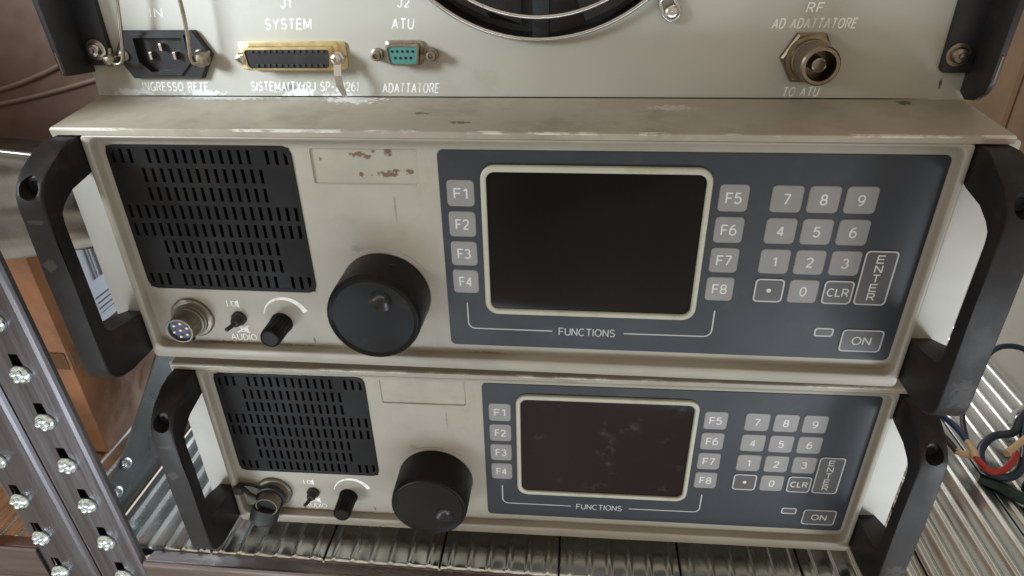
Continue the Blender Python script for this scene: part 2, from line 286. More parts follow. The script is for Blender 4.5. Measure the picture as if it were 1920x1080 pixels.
GL = {  # width, strokes in a box of height 1
 'A': (.72, [[(0, 0), (.36, 1)], [(.36, 1), (.72, 0)], [(.13, .34), (.59, .34)]]),
 'C': (.72, [arc(.38, .5, .38, .5, 48, 312, 18)]),
 'D': (.68, [[(0, 0), (0, 1), (.3, 1)] + arc(.3, .5, .38, .5, 88, -88, 14) + [(.3, 0), (0, 0)]]),
 'E': (.56, [[(.56, 1), (0, 1), (0, 0), (.56, 0)], [(0, .52), (.5, .52)]]),
 'F': (.54, [[(.54, 1), (0, 1), (0, 0)], [(0, .52), (.48, .52)]]),
 'G': (.74, [arc(.38, .5, .38, .5, 48, 345, 18), [(.45, .44), (.745, .44), (.745, 0)]]),
 'I': (0.02, [[(0, 0), (0, 1)]]),
 'J': (.42, [[(.42, 1), (.42, .24)] + arc(.21, .22, .21, .22, -8, -180, 8)]),
 'L': (.5, [[(0, 1), (0, 0), (.5, 0)]]),
 'M': (.8, [[(0, 0), (0, 1)], [(0, 1), (.4, .12)], [(.4, .12), (.8, 1)], [(.8, 1), (.8, 0)]]),
 'N': (.64, [[(0, 0), (0, 1)], [(0, 1), (.64, 0)], [(.64, 0), (.64, 1)]]),
 'O': (.78, [arc(.39, .5, .39, .5, 0, 360, 24)]),
 'P': (.58, [[(0, 0), (0, 1), (.32, 1)] + arc(.32, .74, .26, .26, 88, -88, 10) + [(.32, .48), (0, .48)]]),
 'R': (.62, [[(0, 0), (0, 1), (.34, 1)] + arc(.34, .74, .26, .26, 88, -88, 10) + [(.34, .48), (0, .48)], [(.34, .48), (.62, 0)]]),
 'S': (.6, [arc(.3, .75, .27, .25, 30, 265, 12) + arc(.3, .26, .3, .26, 88, -150, 12)]),
 'T': (.64, [[(0, 1), (.64, 1)], [(.32, 1), (.32, 0)]]),
 'U': (.64, [[(0, 1), (0, .32)] + arc(.32, .32, .32, .32, 188, 352, 12) + [(.64, .32), (.64, 1)]]),
 'X': (.66, [[(0, 0), (.66, 1)], [(0, 1), (.66, 0)]]),
 'Y': (.7, [[(0, 1), (.35, .46)], [(.7, 1), (.35, .46)], [(.35, .46), (.35, 0)]]),
 '-': (.36, [[(0, .45), (.36, .45)]]), '/': (.4, [[(0, -.05), (.4, 1.05)]]), ' ': (.3, []),
 '(': (.22, [arc(.5, .5, .5, .66, 130, 230, 8)]), ')': (.22, [arc(-.28, .5, .5, .66, 50, -50, 8)]),
 '0': (.56, [arc(.28, .5, .28, .5, 0, 360, 22)]), '1': (.26, [[(.26, 0), (.26, 1)], [(.26, 1), (0, .76)]]),
 '2': (.56, [arc(.28, .72, .27, .28, 165, -20, 12) + [(.46, .5), (.02, .03)], [(0, 0.01), (.56, 0.01)]]),
 '3': (.56, [arc(.27, .75, .25, .25, 155, -85, 12), arc(.27, .27, .29, .27, 88, -155, 12)]),
 '4': (.6, [[(.44, 0), (.44, 1)], [(.44, 1), (0, .27)], [(0, .27), (.6, .27)]]),
 '5': (.56, [[(.5, 1), (.1, 1), (.04, .5)], arc(.27, .32, .29, .32, 135, -150, 14)]),
 '6': (.56, [arc(.28, .32, .28, .32, 0, 360, 18), arc(.36, .4, .36, .6, 178, 75, 10)]),
 '7': (.56, [[(0, 1), (.56, 1)], [(.56, 1), (.18, 0)]]),
 '8': (.56, [arc(.28, .75, .24, .25, 0, 360, 16), arc(.28, .26, .28, .26, 0, 360, 16)]),
 '9': (.56, [arc(.28, .68, .28, .32, 0, 360, 18), arc(.2, .6, .36, .6, -2, -105, 10)]),
}
def text_bm(bm, t, cx, cz, w_, h, y, weight=0.13, shear=0.0, gap=0.24):
    """monoline lettering centred on (cx, cz), w_ wide (or natural) and h high"""
    tot = sum(GL[c][0] for c in t) + gap * (len(t) - 1); sx = w_ / tot if w_ else h
    u = -tot / 2; q = 0
    for c in t:
        for st in GL[c][1]:
            stroke(bm, [(cx + (u + px) * sx + shear * (pz - .5) * h, cz + (pz - .5) * h) for px, pz in st], weight * h, y - 0.002 * (q % 9)); q += 1
        u += GL[c][0] + gap
def thing(name, label, cat, loc=(0, 0, 0), group=None):
    o = bpy.data.objects.new(name, None); COL.objects.link(o); o.location = loc; o.empty_display_size = 0.02
    o['label'] = label; o['category'] = cat
    if group: o['group'] = group
    return o
def tag(o, label, cat, group=None):
    o['label'] = label; o['category'] = cat
    if group: o['group'] = group
    return o

# ------------------------------------------------------------------ shelving (large structure)
DZ = -306.0
def panel_bm(x0, x1, y0, y1, zt):
    """ribbed deck panel: small rounded ridges every 14.3 mm, lipped front"""
    bm = new(); prof = []; n = max(1, round((x1 - x0 - 2) / 14.3)); p = (x1 - x0 - 1.4) / n
    xa = x0 + 0.7
    prof.append((xa, zt - 6)); prof.append((xa, zt - 0.5)); prof.append((xa + 0.6, zt))
    for k in range(n):
        c = xa + p * (k + 0.5)
        prof += [(c - 3.4, zt), (c - 2.5, zt + 0.3), (c - 1.5, zt + 1.2), (c - 0.5, zt + 1.6), (c + 0.5, zt + 1.6), (c + 1.5, zt + 1.2), (c + 2.5, zt + 0.3), (c + 3.4, zt)]
    xb = x1 - 0.7
    prof += [(xb - 0.6, zt), (xb, zt - 0.5), (xb, zt - 6)]
    rows = []
    ysteps = [y0, y0 + 0.3, y0 + 1.0, y0 + 2.2, y0 + 4] + [y0 + (y1 - y0) * t for t in (0.03, 0.05, 0.08, 0.2, 0.4, 0.7, 1)]
    dz = [-9, -2.2, -0.8, -0.15, 0] + [0] * 7
    for y, d in zip(ysteps, dz):
        rows.append([bm.verts.new((x * K, y * K, (z + d * (1 if z >= zt - 0.6 else 0.2)) * K)) for x, z in prof])
    for a, b in zip(rows[:-1], rows[1:]):
        for i in range(len(prof) - 1): bm.faces.new((a[i], a[i + 1], b[i + 1], b[i]))
    return bm
def post(parent, off, x0, x1, zx, right):
    """slotted angle upright: slotted front flange and a returning flange at the outer edge"""
    bm = new()
    prof = [(0, -25), (0.5, -27.6), (1.8, -29.3), (4, -30), (11, -30), (30, -30), (36, -30), (38.4, -29.2), (39.5, -27.4), (39.5, -24.5), (37.9, -24.5), (37.5, -27.4), (36, -28.3), (4, -28.3), (1.6, -26), (1.6, 8), (0, 8)]
    prof = [(x0 + d, y) for d, y in prof] if right else [(x1 - d, y) for d, y in prof]
    loops(bm, [[(x, y, z) for x, y in prof] for z in (-560, 300)], True, True)
    def lean(b_):
        for v in b_.verts: v.co.x -= 0.026 * (v.co.z + 0.320)
        return b_
    o = link('post', lean(bm), M['post'], parent, off)
    cut = []
    zs = [-129 - 37.3 * k for k in range(-2, 6)]
    for z in zs:
        bc = new(); prism_xz(bc, [(zx - 3.0, z + 10), (zx + 3.0, z + 10), (zx + 3.4, z + 2)] + [(zx + 5.6 * math.cos(a), z - 4 + 5.6 * math.sin(a)) for a in [math.radians(50 - 280 * q / 14) for q in range(15)]] + [(zx - 3.4, z + 2)], -40, -20)
        c = link('c', lean(bc), M['post'], parent, off); cut.append(c)
    boolean(o, cut)
    for z in zs:
        bm = new(); lathe(bm, zx + 0.3, z - 4.4, [(6.6, -30.2), (6.6, -31.0), (6.0, -32.4), (4.4, -33.6), (2.2, -34.2), (0.3, -34.3)], 24, cap0=True)
        for k in range(4):
            a = math.radians(90 * k + 40) + 2.1 * math.sin(z * 1.7 + x0); lathe(bm, zx + 0.3 + 3.1 * math.cos(a), z - 4.4 + 3.1 * math.sin(a), [(2.1, -32.5), (2.0, -34.1), (1.3, -34.9), (0.2, -35.2)], 12)
        link('rivet', lean(bm), M['rivet'], parent, off, 40)
    bm = new(); box(bm, x0 + 4, x1 - 4, -25.5, -24.8, -560, 300); link('slot_shade', lean(bm), M['void'], parent, off)  # black sheet standing in for the shaded inside behind the slots

S = thing('shelving_unit', 'galvanised metal shelving unit whose ribbed deck carries the stacked radios', 'shelving', (0.11, 0.2, -0.56))
so = (-0.11, -0.2, 0.56)
xs_ = [-277, -191.5, -105, -18.5, 67.7, 154, 239.5, 326, 412, 504]
for a, b in zip(xs_[:-1], xs_[1:]): link('deck_panel', panel_bm(a, b, -16, 560, DZ), M['zinc'], S, so, 35)
bm = new(); box(bm, -277, 504, -12, 555, DZ - 5.5, DZ - 3.5); link('seam_blackout', bm, M['void'], S, so)  # black sheet added under the panels so their seams stay dark
bm = new(); prism_yz(bm, [(-27, -304.5), (-28.5, -303.2), (-30, -303), (-31.2, -304.2), (-31.4, -306), (-30.4, -350), (-26, -358), (-20, -358), (-20, -356), (-25, -356), (-28, -349), (-28, -306), (-18, -309), (-17, -307)], -235, 520)
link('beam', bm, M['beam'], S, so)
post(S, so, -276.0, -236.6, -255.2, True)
bm = new()
gp = [(8, -308), (9, -274), (18, -270.5), (30, -266), (43, -260), (60, -249), (78.3, -237.5), (105, -218.4), (200, -150), (560, 80), (560, -308)]
prism_yz(bm, gp, -281, -279.5); link('gusset_plate', bm, M['gusset'], S, so)
for y, z in ((33, -270.5), (15, -283)):
    bm = new(); mt = Matrix.Rotation(math.radians(90), 3, 'Z')
    lathe(bm, -278, z, [(4.6, y + 0.2), (4.6, y - 1.5), (3.2, y - 3.2), (1.2, y - 4)], 18, tilt=((-278, y, z), mt), cap0=True)
    link('bolt', bm, M['rivet'], S, so, 40)

T = thing('shelving_unit', 'second galvanised shelving unit at far left holding the cardboard boxes', 'shelving', (-0.55, 0.2, -0.56))
to = (0.55, -0.2, 0.56)
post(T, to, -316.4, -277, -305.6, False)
bm = new(); prism_yz(bm, [(-27, -298.5), (-28.5, -297.2), (-30, -297), (-31.2, -298.2), (-31.4, -300), (-30.4, -330), (-31.4, -331), (-31.2, -333), (-28, -333), (-28, -300), (-18, -303), (-17, -301)], -900, -317)
link('beam', bm, M['beam'], T, to)
for a, b in ((-900, -740), (-740, -580), (-580, -430), (-430, -285)): link('deck_panel', panel_bm(a, b, -16, 560, DZ - 1), M['zinc'], T, to, 35)
# tapered bright channel under the upper boxes
def channel_row(x, zt, zb, y):
    h = zt - zb
    return [(x, y + 26, zt - 1), (x, y + 2, zt + 0.6), (x, y, zt), (x, y - 0.6, zt - 2), (x, y + 1, zt - 4), (x, y + 3, zt - 0.10 * h), (x, y + 4, zt - 0.22 * h), (x, y + 2.5, zt - 0.4 * h), (x, y - 1, zt - 0.5 * h), (x, y + 1.5, zt - 0.62 * h), (x, y + 3, zt - 0.8 * h), (x, y + 2, zb + 4), (x, y - 0.5, zb + 2.4), (x, y - 0.5, zb + 0.4), (x, y + 2, zb), (x, y + 26, zb + 1)]
bm = new(); rows = [channel_row(x, zt, zb, 50) for x, zt, zb in ((-900, -10, -190), (-420, -12, -117), (-326, -18, -100), (-291, -20, -94.5), (-271, -22, -91), (-250, -24.5, -87.5), (-226, -27, -84))]
vr = [[bm.verts.new((p[0] * K, p[1] * K, p[2] * K)) for p in r] for r in rows]
for a, b in zip(vr[:-1], vr[1:]):
    for i in range(len(a) - 1): bm.faces.new((a[i], a[i + 1], b[i + 1], b[i]))
link('shelf_edge_channel', bm, M['channel'], T, to, 60)
bm = new(); box(bm, -900, -226, 77, 560, -46, -42); link('shelf_deck', bm, M['zinc'], T, to)

# cabinet at right
cb = new(); box(cb, 507, 900, -60, 800, -560, -121, 3)
tag(link('cabinet', cb, M['cabinet']), 'pale grey cabinet side standing right of the ribbed shelf', 'cabinet')

# ------------------------------------------------------------------ radios
BASE = Vector((0.0335, 0.15, -0.149))
def make_radio():
    R_ = thing('radio_transceiver', 'x', 'radio', BASE, 'stacked radio transceivers'); off = -BASE
    def P(name, bm, m, smooth=None, parent=None): return link(name, bm, m, parent or R_, off if parent is None else (0, 0, 0), smooth)
    # bezel
    bm = new(); ring(bm, (-189, 256, -134.5, 7.6, 3), (-184.8, 252.2, -126.2, 5.4, 5), -6, 0.4, 1.1)
    P('bezel', bm, M['case'], 40)
    bm = new(); n0 = 25
    fr = [(-204, 8.4), (-204, 10.0), (-203.3, 11)]
    L0 = [(-204.2, -6, 7.4), (272.2, -6, 7.4), (272.4, -6, 10.2), (271.8, -5.2, 11.0), (-203.8, -5.2, 11.0), (-204.4, -6, 10.2)]
    def row(y, z, xl, xr, t): return [(xl, y, z - t), (xr, y, z - t), (xr, y, z - 0.4), (xr - 0.6, y, z), (xl + 0.6, y, z), (xl, y, z - 0.4)]
    rows = [row(-6.0, 10.5, -203.9, 272.0, 3.1), row(-5.6, 10.85, -204.3, 272.3, 3.45), row(-4.6, 11.1, -204.5, 272.4, 3.7), row(20, 13.8, -205, 271, 3.7), row(41, 16.2, -205.5, 269.6, 4)]
    loops(bm, rows, True, True)
    P('ledge', bm, M['ledge'], 30)
    # floor with the label recess
    bm = new(); X = [-186, -179.6, -79, -68.2, -10.4, 254]; Z_ = [-128, -86, -20.2, -0.5, 0.4, 7]
    V = [[bm.verts.new((x * K, 0, z * K)) for x in X] for z in Z_]
    for j in range(5):
        for i in range(5):
            if not (i == 3 and j in (2, 3)) and not (i == 1 and j in (1, 2)): bm.faces.new((V[j][i], V[j][i + 1], V[j + 1][i + 1], V[j + 1][i]))
    P('faceplate', bm, M['floorp'])
    bm = new(); o = rr(-68.2, -10.4, -20.2, 0.4, 0.05, 6); i1 = rr(-67.7, -10.9, -19.7, -0.1, 1.2, 6); i2 = rr(-67.2, -11.4, -19.2, -0.6, 1.0, 6)
    loops(bm, [at_y(o, 0), at_y(i1, -0.12), at_y(i2, 0.75)], cap1=True)
    P('label_recess', bm, M['pocket_rust'], 40)
    # ears, chassis, feet
    for x0, x1 in ((-211.5, -188.5), (255.5, 280.5)):
        bm = new(); plate(bm, x0, x1, -131, 6.9, 2.5, 2.6, 6, 0.5); P('rack_ear', bm, M['ear'], 40)
    bm = new(); box(bm, -200, 267, 6.5, 360, -131.5, 9.8, 1.5); P('chassis', bm, M['case'], 40)
    for x in (-170, 240):
        for y in (60, 320):
            bm = new(); lathe(bm, x, 0, [(9, -131), (9, -146.6)], 20, cap0=True); bmesh.ops.rotate(bm, verts=bm.verts[:], cent=(x * K, 0, 0), matrix=Matrix.Rotation(math.radians(90), 3, 'X')); bmesh.ops.translate(bm, verts=bm.verts[:], vec=(0, y * K, 0)); P('foot', bm, M['rubber'], 40)
    # handles
    prof = [(2.5, 6.4), (-13, 6.6), (-20, 4.2), (-33, -2.5), (-39, -7), (-42.5, -12.5), (-43.8, -19), (-44, -60), (-44.6, -116), (-43.6, -121), (-40, -125.5), (-34, -128.5), (-26, -130), (2.5, -130), (2.5, -106), (-10, -102), (-20, -100.4), (-31, -100), (-35.2, -97), (-36.2, -92), (-36.2, -30), (-35, -24), (-31, -20), (-22, -16.5), (-8, -12.5), (2.5, -12)]
    for x0, x1 in ((-204, -189.4), (256.4, 272)):
        bm = new(); prism_yz(bm, prof, x0, x1, 1.3); h = P('handle', bm, M['handle'])
        bc = new(); lathe(bc, (x0 + x1) / 2, -9.5, [(5.2, -60), (5.2, -34)], 28, cap0=True); c = link('c', bc, M['handle'], R_, off); boolean(h, [c])
        h.data.polygons.foreach_set('use_smooth', [True] * len(h.data.polygons)); h.data.set_sharp_from_angle(angle=math.radians(32))
        bm = new(); lathe(bm, (x0 + x1) / 2, -9.5, [(5.15, -34.5), (4.2, -35.2), (2.6, -35.2), (2.3, -34.2)], 24); P('handle_screw', bm, M['black'], 30, h)
    # loudspeaker grille
    bm = new(); gx0, gx1, gz0, gz1 = -180.2, -78.4, -86.5, 0.1; px = 5.09; pz = (gz1 - gz0) / 8
    outer = None
    xs2 = [gx0]; 
    for i in range(20):
        c = gx0 + px * (i + 0.5); xs2 += [c - 0.95, c + 0.95]
    xs2.append(gx1); zs2 = [gz0]
    for j in range(8):
        c = gz0 + pz * (j + 0.5); zs2 += [c - 4.0, c + 4.0]
    zs2.append(gz1)
    def slot(i, j):
        if i % 2 == 0 or j % 2 == 0: return False
        a, r_ = i // 2, j // 2
        if r_ in (0, 7): return a not in (3, 16)
        if r_ in (3, 4): return True
        return 3 <= a <= 16
    VF = [[bm.verts.new((x * K, -0.0004, z * K)) for x in xs2] for z in zs2]
    VB = {}
    for j in range(len(zs2) - 1):
        for i in range(len(xs2) - 1):
            q = (VF[j][i], VF[j][i + 1], VF[j + 1][i + 1], VF[j + 1][i])
            if not slot(i, j): bm.faces.new(q)
            else:
                bk = [bm.verts.new((v.co.x, 0.004, v.co.z)) for v in q]
                for k in range(4): bm.faces.new((q[k], q[(k + 1) % 4], bk[(k + 1) % 4], bk[k]))
                bm.faces.new(bk)
    P('speaker_grille', bm, M['grille'])
    # rounded corner rim round the grille
    bm = new(); ring(bm, (gx0 - 0.9, gx1 + 0.9, gz0 - 0.9, gz1 + 0.9, 5.5), (gx0 + 1.6, gx1 - 1.6, gz0 + 1.6, gz1 - 1.6, 4.4), -0.5, -0.1, 0.04)
    P('grille_rim', bm, M['grille'], 40)
    # keypad film
    bm = new(); plate(bm, 0, 250, -120, 0, 3.2, -0.45, -0.02, 0.15); P('keypad_film', bm, M['overlay'], 40)
    Y1 = -0.5
    bm = new(); plate(bm, 22, 140, -96.8, -7.6, 7, -1.4, -0.2, 0.9)
    ringbm = new(); bm.free(); bm = ringbm
    ring(bm, (22, 140, -96.8, -7.6, 7.5), (25, 137, -93.4, -11.2, 4.5), -2.4, -0.3, 0.8)
    df = P('display_frame', bm, M['frame'], 40)
    bm = new(); plate(bm, 24.4, 137.6, -94, -10.6, 4.4, -0.95, -0.3, 0.1); P('screen', bm, M['screen'], 40, df)
    bm = new()
    for sx in (1, -1):
        pts = [(11.2, -90.6), (11.2, -103.5)] + [(15.4 - 4.2 * math.cos(math.radians(a)), -103.6 - 4.4 * math.sin(math.radians(a))) for a in (15, 30, 45, 60, 75, 90)] + [(60.4, -108.1)]
        if sx < 0: pts = [(161.9 - x, z) for x, z in pts]
        stroke(bm, pts, 0.75, Y1)
    text_bm(bm, 'FUNCTIONS', 80.4, -108.2, 32, 4.7, Y1)
    P('function_lettering', bm, M['line'])
    def key(name, x, z, wk, hk, leg, lw, lh, outlined=False, vertical=False):
        bm = new(); plate(bm, x - wk / 2, x + wk / 2, z - hk / 2, z + hk / 2, 2.3, -0.95, -0.4, 0.35)
        k = P(name, bm, M['darkkey'] if outlined else M['key'])
        if outlined:
            bm = new(); ring(bm, (x - wk / 2, x + wk / 2, z - hk / 2, z + hk / 2, 2.4), (x - wk / 2 + .8, x + wk / 2 - .8, z - hk / 2 + .8, z + hk / 2 - .8, 1.8), -1.05, -0.7, 0.05); P('outline', bm, M['line'], None, k)
        bm = new()
        if leg == '.': lathe(bm, x, z, [(1.25, -0.9), (1.25, -1.02)], 20)
        elif vertical:
            for q, ch in enumerate(leg): text_bm(bm, ch, x, z + 11.4 - 5.65 * q, 3.5, 4.2, -1.02, weight=0.16)
        else: text_bm(bm, leg, x, z, lw, lh, -1.02, weight=0.155)
        P('legend', bm, M['white'], None, k)
    zr = (-23.5, -41.2, -58.9, -76.5)
    for q in range(4):
        key('function_key', 11.2, zr[q], 14.6, 14.8, 'F%d' % (q + 1), 6.6, 5.4)
        key('function_key', 151.3, zr[q], 14.8, 14.8, 'F%d' % (q + 5), 7.2, 5.4)
    for q, s in enumerate('789456123'):
        key('digit_key', (177.4, 195.4, 213.4)[q % 3], zr[q // 3], 15.4, 14.6, s, None, 5.2)
    key('digit_key', 195.4, zr[3], 15.4, 14.4, '0', None, 5.2)
    key('point_key', 177.4, zr[3], 15.4, 14.4, '.', 2, 2, True)
    key('clear_key', 213.4, zr[3], 15.4, 14.4, 'CLR', 10.6, 4.4, True)
    key('enter_key', 230.8, -67.4, 16.6, 32.6, 'ENTER', 4, 4, True, True)
    key('power_key', 232.6, -107, 22.4, 14.6, 'ON', 9.6, 4.8, True)
    bm = new(); ring(bm, (206.4, 216.8, -105.2, -99.4, 1.6), (207.3, 215.9, -104.3, -100.3, 1.0), -0.7, -0.3, 0.1); iw = P('indicator_lamp', bm, M['line'])
    bm = new(); plate(bm, 207, 216.2, -104.6, -100, 1, -0.55, -0.3, 0.05); P('lens', bm, M['darkkey'], None, iw)
    # tuning knob
    bm = new(); lathe(bm, -36.3, -86.4, [(29, 0.1), (29, -0.5), (26.6, -0.7)], 64, cap1=False); P('knob_seat', bm, M['floorp'], 30)
    n = 128; bm = new(); prof = [(26.2, -1), (26.4, -2), (26.3, -20), (26.1, -25.2), (25.9, -25.8), (25.9, -27.0), (25.2, -28.0), (24.4, -28.3), (23.6, -27.9), (22.6, -27.4), (6, -27.3), (0.3, -27.3)]
    ls = []
    for q, (r, y) in enumerate(prof):
        l = []
        for k in range(n):
            rk = r - (0.28 if (k % 2 and q in (4, 5)) else 0); a = 2 * math.pi * k / n; l.append((-36.3 + rk * math.cos(a), y, -86.4 + rk * math.sin(a)))
        ls.append(l)
    loops(bm, ls, False, True); kb = P('tuning_knob', bm, M['knob'], 30)
    bc = new(); lathe(bc, -30.9, -75.2, [(6.4, -30), (6.1, -27.4), (4.6, -25.2), (2.2, -23.6), (0.3, -23.2)], 36, cap0=True); c = link('c', bc, M['knob'], R_, off); boolean(kb, [c])
    kb.data.polygons.foreach_set('use_smooth', [True] * len(kb.data.polygons)); kb.data.set_sharp_from_angle(angle=math.radians(14))
    bm = new(); lathe(bm, -30.9, -75.2, [(6.3, -27.6), (5.6, -26.9), (4.4, -25.3), (2.2, -23.9), (0.3, -23.5)], 36); P('finger_dimple', bm, M['dimple'], 60, kb)
    bm = new(); lathe(bm, 0, 0, [(1.1, -0.6), (1.1, 0.2)], 12, cap0=True); bmesh.ops.rotate(bm, verts=bm.verts[:], cent=(0, 0, 0), matrix=Matrix.Rotation(math.radians(-90), 3, 'X'))
    bmesh.ops.translate(bm, verts=bm.verts[:], vec=(-0.0275, -0.012, -0.0615)); P('grub_screw', bm, M['void'], None, kb)
    # volume knob
    bm = new(); n = 48; prof = [(6.9, -0.2), (6.9, -1.2), (6.5, -2), (6.4, -9), (6.2, -16.6), (5.7, -18), (5.1, -18.6), (4.7, -18.1), (0.3, -18.1)]
    loops(bm, [[(-103.6 + (r - (0.5 if (k % 4 == 0 and 2 <= q <= 4) else 0)) * math.cos(2 * math.pi * k / n), y, -109.2 + (r - (0.5 if (k % 4 == 0 and 2 <= q <= 4) else 0)) * math.sin(2 * math.pi * k / n)) for k in range(n)] for q, (r, y) in enumerate(prof)], False, True)
    P('volume_knob', bm, M['knob'], 30)
    # toggle switch
    bm = new(); lathe(bm, -130, -107, [(4.6, 0), (4.6, -1.6), (3.6, -2.6), (3.2, -5.5), (2.4, -7), (0.4, -7.6)], 28, cap0=True); ts = P('toggle_switch', bm, M['rubber'], 35)
    bm = new(); tube(bm, [(-130, -6, -107), (-131.0, -9.5, -107.4), (-132.2, -13, -107.4)], 1.3, 12); P('lever', bm, M['rubber'], 40, ts)
    # printed marks
    bm = new(); y = -0.12
    text_bm(bm, 'AUDIO', -130.3, -120.9, 16.2, 4.0, y)
    P('audio_lettering', bm, M['engrave']); bm = new()
    A0, A1, NN = 168, 22, 26
    stroke(bm, [(-100.2 + 13.8 * math.cos(math.radians(A0 + (A1 - A0) * k / NN)), -106.5 + 14.3 * math.sin(math.radians(A0 + (A1 - A0) * k / NN))) for k in range(NN + 1)], [0.5 + 2.7 * k / NN for k in range(NN + 1)], y)
    P('volume_scale', bm, M['engrave']); bm = new()
    for sx, sz, ox in ((-131.5, -97, 1), (-129.5, -115.2, 1)):
        if ox and sz > -100: stroke(bm, [(sx - 4.0, sz - 2.2), (sx - 4.0, sz + 2.2)], 0.6, y)
        stroke(bm, [(sx - 1.2, sz - 1.6), (sx - 1.2, sz + 1.6), (sx + 0.8, sz + 1.6)], 0.6, y); stroke(bm, [(sx - 1.2, sz - 1.6), (sx + 0.8, sz - 1.6)], 0.6, y)
        prism_xz(bm, [(sx + 0.9, sz - 1.4), (sx + 3.3, sz - 2.7), (sx + 3.3, sz + 2.7), (sx + 0.9, sz + 1.4)], y, y + 0.05)
    stroke(bm, [(-133.6, -117.6), (-125.5, -112.6)], 0.7, y - 0.03); stroke(bm, [(-133.6, -112.8), (-125.5, -117.4)], 0.7, y - 0.03)
    P('speaker_symbol', bm, M['engrave'])
    return R_
def socket(root, off, capped):
    bm = new(); lathe(bm, -159.5, -107.4, [(13.2, 0), (13.2, -1.8), (12.4, -2.6), (10.6, -2.8), (10.2, -4.2), (9.6, -4.4), (9.6, -6), (8.6, -6.4), (8.3, -15.6), (7.9, -16.2), (7.3, -16.2), (7.1, -13.4), (0.3, -13.4)], 48)
    if not capped:
        s = link('microphone_socket', bm, M['bronze'], root, off, 35)
        bm = new(); lathe(bm, -159.5, -107.4, [(7.1, -13.3), (7.1, -14.2), (0.3, -14.2)], 36); link('insulator', bm, M['blue_ins'], s, (0, 0, 0), 35)
        for k in range(7):
            a = math.radians(60 * k + 20); r = 0 if k == 6 else 4.6
            bm = new(); lathe(bm, -159.5 + r * math.cos(a), -107.4 + r * math.sin(a), [(0.95, -14.1), (0.95, -15.2), (0.5, -15.6)], 14); link('contact_pin', bm, M['pin'], s, (0, 0, 0), 40)
        bm = new(); box(bm, -163.2, -161.2, -5, -1.2, -122.6, -117.5, 0.5); box(bm, -163.0, -161.4, -4, -0.6, -118.5, -115.5, 0.3); link('key_tab', bm, M['black'], s, (0, 0, 0), 40)
    else:
        s = link('microphone_socket', bm, M['bronze'], root, off, 35)
        bm = new(); lathe(bm, -159.5, -107.4, [(7.05, -13.3), (7.0, -13.6), (0.3, -13.6)], 32); link('insulator', bm, M['void'], s, (0, 0, 0))  # black disc painted as the shade in the empty socket, no insert
        bm = new()
        lathe(bm, -159.5, -107.4, [(9.9, -4), (10.6, -5), (10.6, -8), (9.4, -8.6)], 40, cap1=False)
        mt = Matrix.Rotation(math.radians(62), 3, 'X') @ Matrix.Rotation(math.radians(-14), 3, 'Z')
        lathe(bm, -165, -119.5, [(8.6, -6), (9.8, -7), (10.2, -13), (9.9, -16.5), (8.4, -18), (0.4, -18.4)], 32, tilt=((-165, -12, -119.5), mt), cap0=True)
        cp = link('rubber_cap', bm, M['rubber'], s, (0, 0, 0), 40)
        bm = new(); tube(bm, [(-168, -11, -104), (-174, -9, -103), (-180, -6, -101), (-186, -8, -101)], 1.7, 10); tube(bm, [(-188, -3, -100), (-176, -2, -100.5), (-168, -3, -103)], 1.2, 8)
        box(bm, -187, -180, -9, -3, -105, -98, 1.5); link('cap_strap', bm, M['rubber'], s, (0, 0, 0), 40)
    return s
def copy_tree(o, parent=None):
    c = o.copy(); COL.objects.link(c); c.parent = parent
    for ch in o.children: copy_tree(ch, c)
    return c
RA = make_radio()
RB = copy_tree(RA)
yaw = 0.01436058; Rm = Matrix.Rotation(yaw, 3, 'Z')
RB.rotation_euler = (0, 0, yaw); RB.location = Rm @ BASE + Vector((0.01462728, 0.01383328, -0.15937752))
RA['label'] = 'upper grey radio transceiver with rust spots in its label recess and an open microphone socket'
RB['label'] = 'lower grey radio transceiver on the shelf deck, rubber cap hanging from its socket'
socket(RA, -BASE, False); socket(RB, -BASE, True)
for ch in RB.children:
    if ch.name.startswith('label_recess'): ch.data = ch.data.copy(); ch.data.materials[0] = M['pocket']
    if ch.name.startswith('display_frame'):
        for g in ch.children: g.data = g.data.copy(); g.data.materials[0] = M['screen_b']
    if ch.name.startswith('tuning_knob'):
        c = Vector((-0.0363, 0, -0.0864)); Rk = Matrix.Rotation(math.radians(98), 3, 'Y')
        ch.rotation_euler = (0, math.radians(98), 0); ch.location = -BASE + c - Rk @ c

# ------------------------------------------------------------------ amplifier on top
AB = Vector((0.0315, 0.2, 0.0165))
AMP = thing('amplifier_unit', 'light grey radio amplifier unit with a big fan, standing on top of the two radios', 'amplifier', AB); ao = -AB
def Q(name, bm, m, smooth=None, parent=None): return link(name, bm, m, parent or AMP, ao if parent is None else (0, 0, 0), smooth)
bm = new(); FX, FZ, FR = 50, 134, 88.5; x0, x1, z0, z1 = -206, 269, 16.6, 250
angs = sorted(set([2 * math.pi * k / 120 for k in range(120)] + [math.atan2(z - FZ, x - FX) % (2 * math.pi) for x in (x0, x1) for z in (z0, z1)]))
def edgept(a):
    c, s = math.cos(a), math.sin(a); t = 1e9
    if c > 1e-9: t = min(t, (x1 - FX) / c)
    if c < -1e-9: t = min(t, (x0 - FX) / c)
    if s > 1e-9: t = min(t, (z1 - FZ) / s)
    if s < -1e-9: t = min(t, (z0 - FZ) / s)
    return (FX + c * t, FZ + s * t)
oc = [edgept(a) for a in angs]; ic = [(FX + FR * math.cos(a), FZ + FR * math.sin(a)) for a in angs]; ic2 = [(FX + (FR + .6) * math.cos(a), FZ + (FR + .6) * math.sin(a)) for a in angs]
loops(bm, [at_y(oc, 45), at_y(oc, 42), at_y(ic2, 42), at_y(ic, 42.6), at_y(ic, 45)])
Q('faceplate', bm, M['amp'])
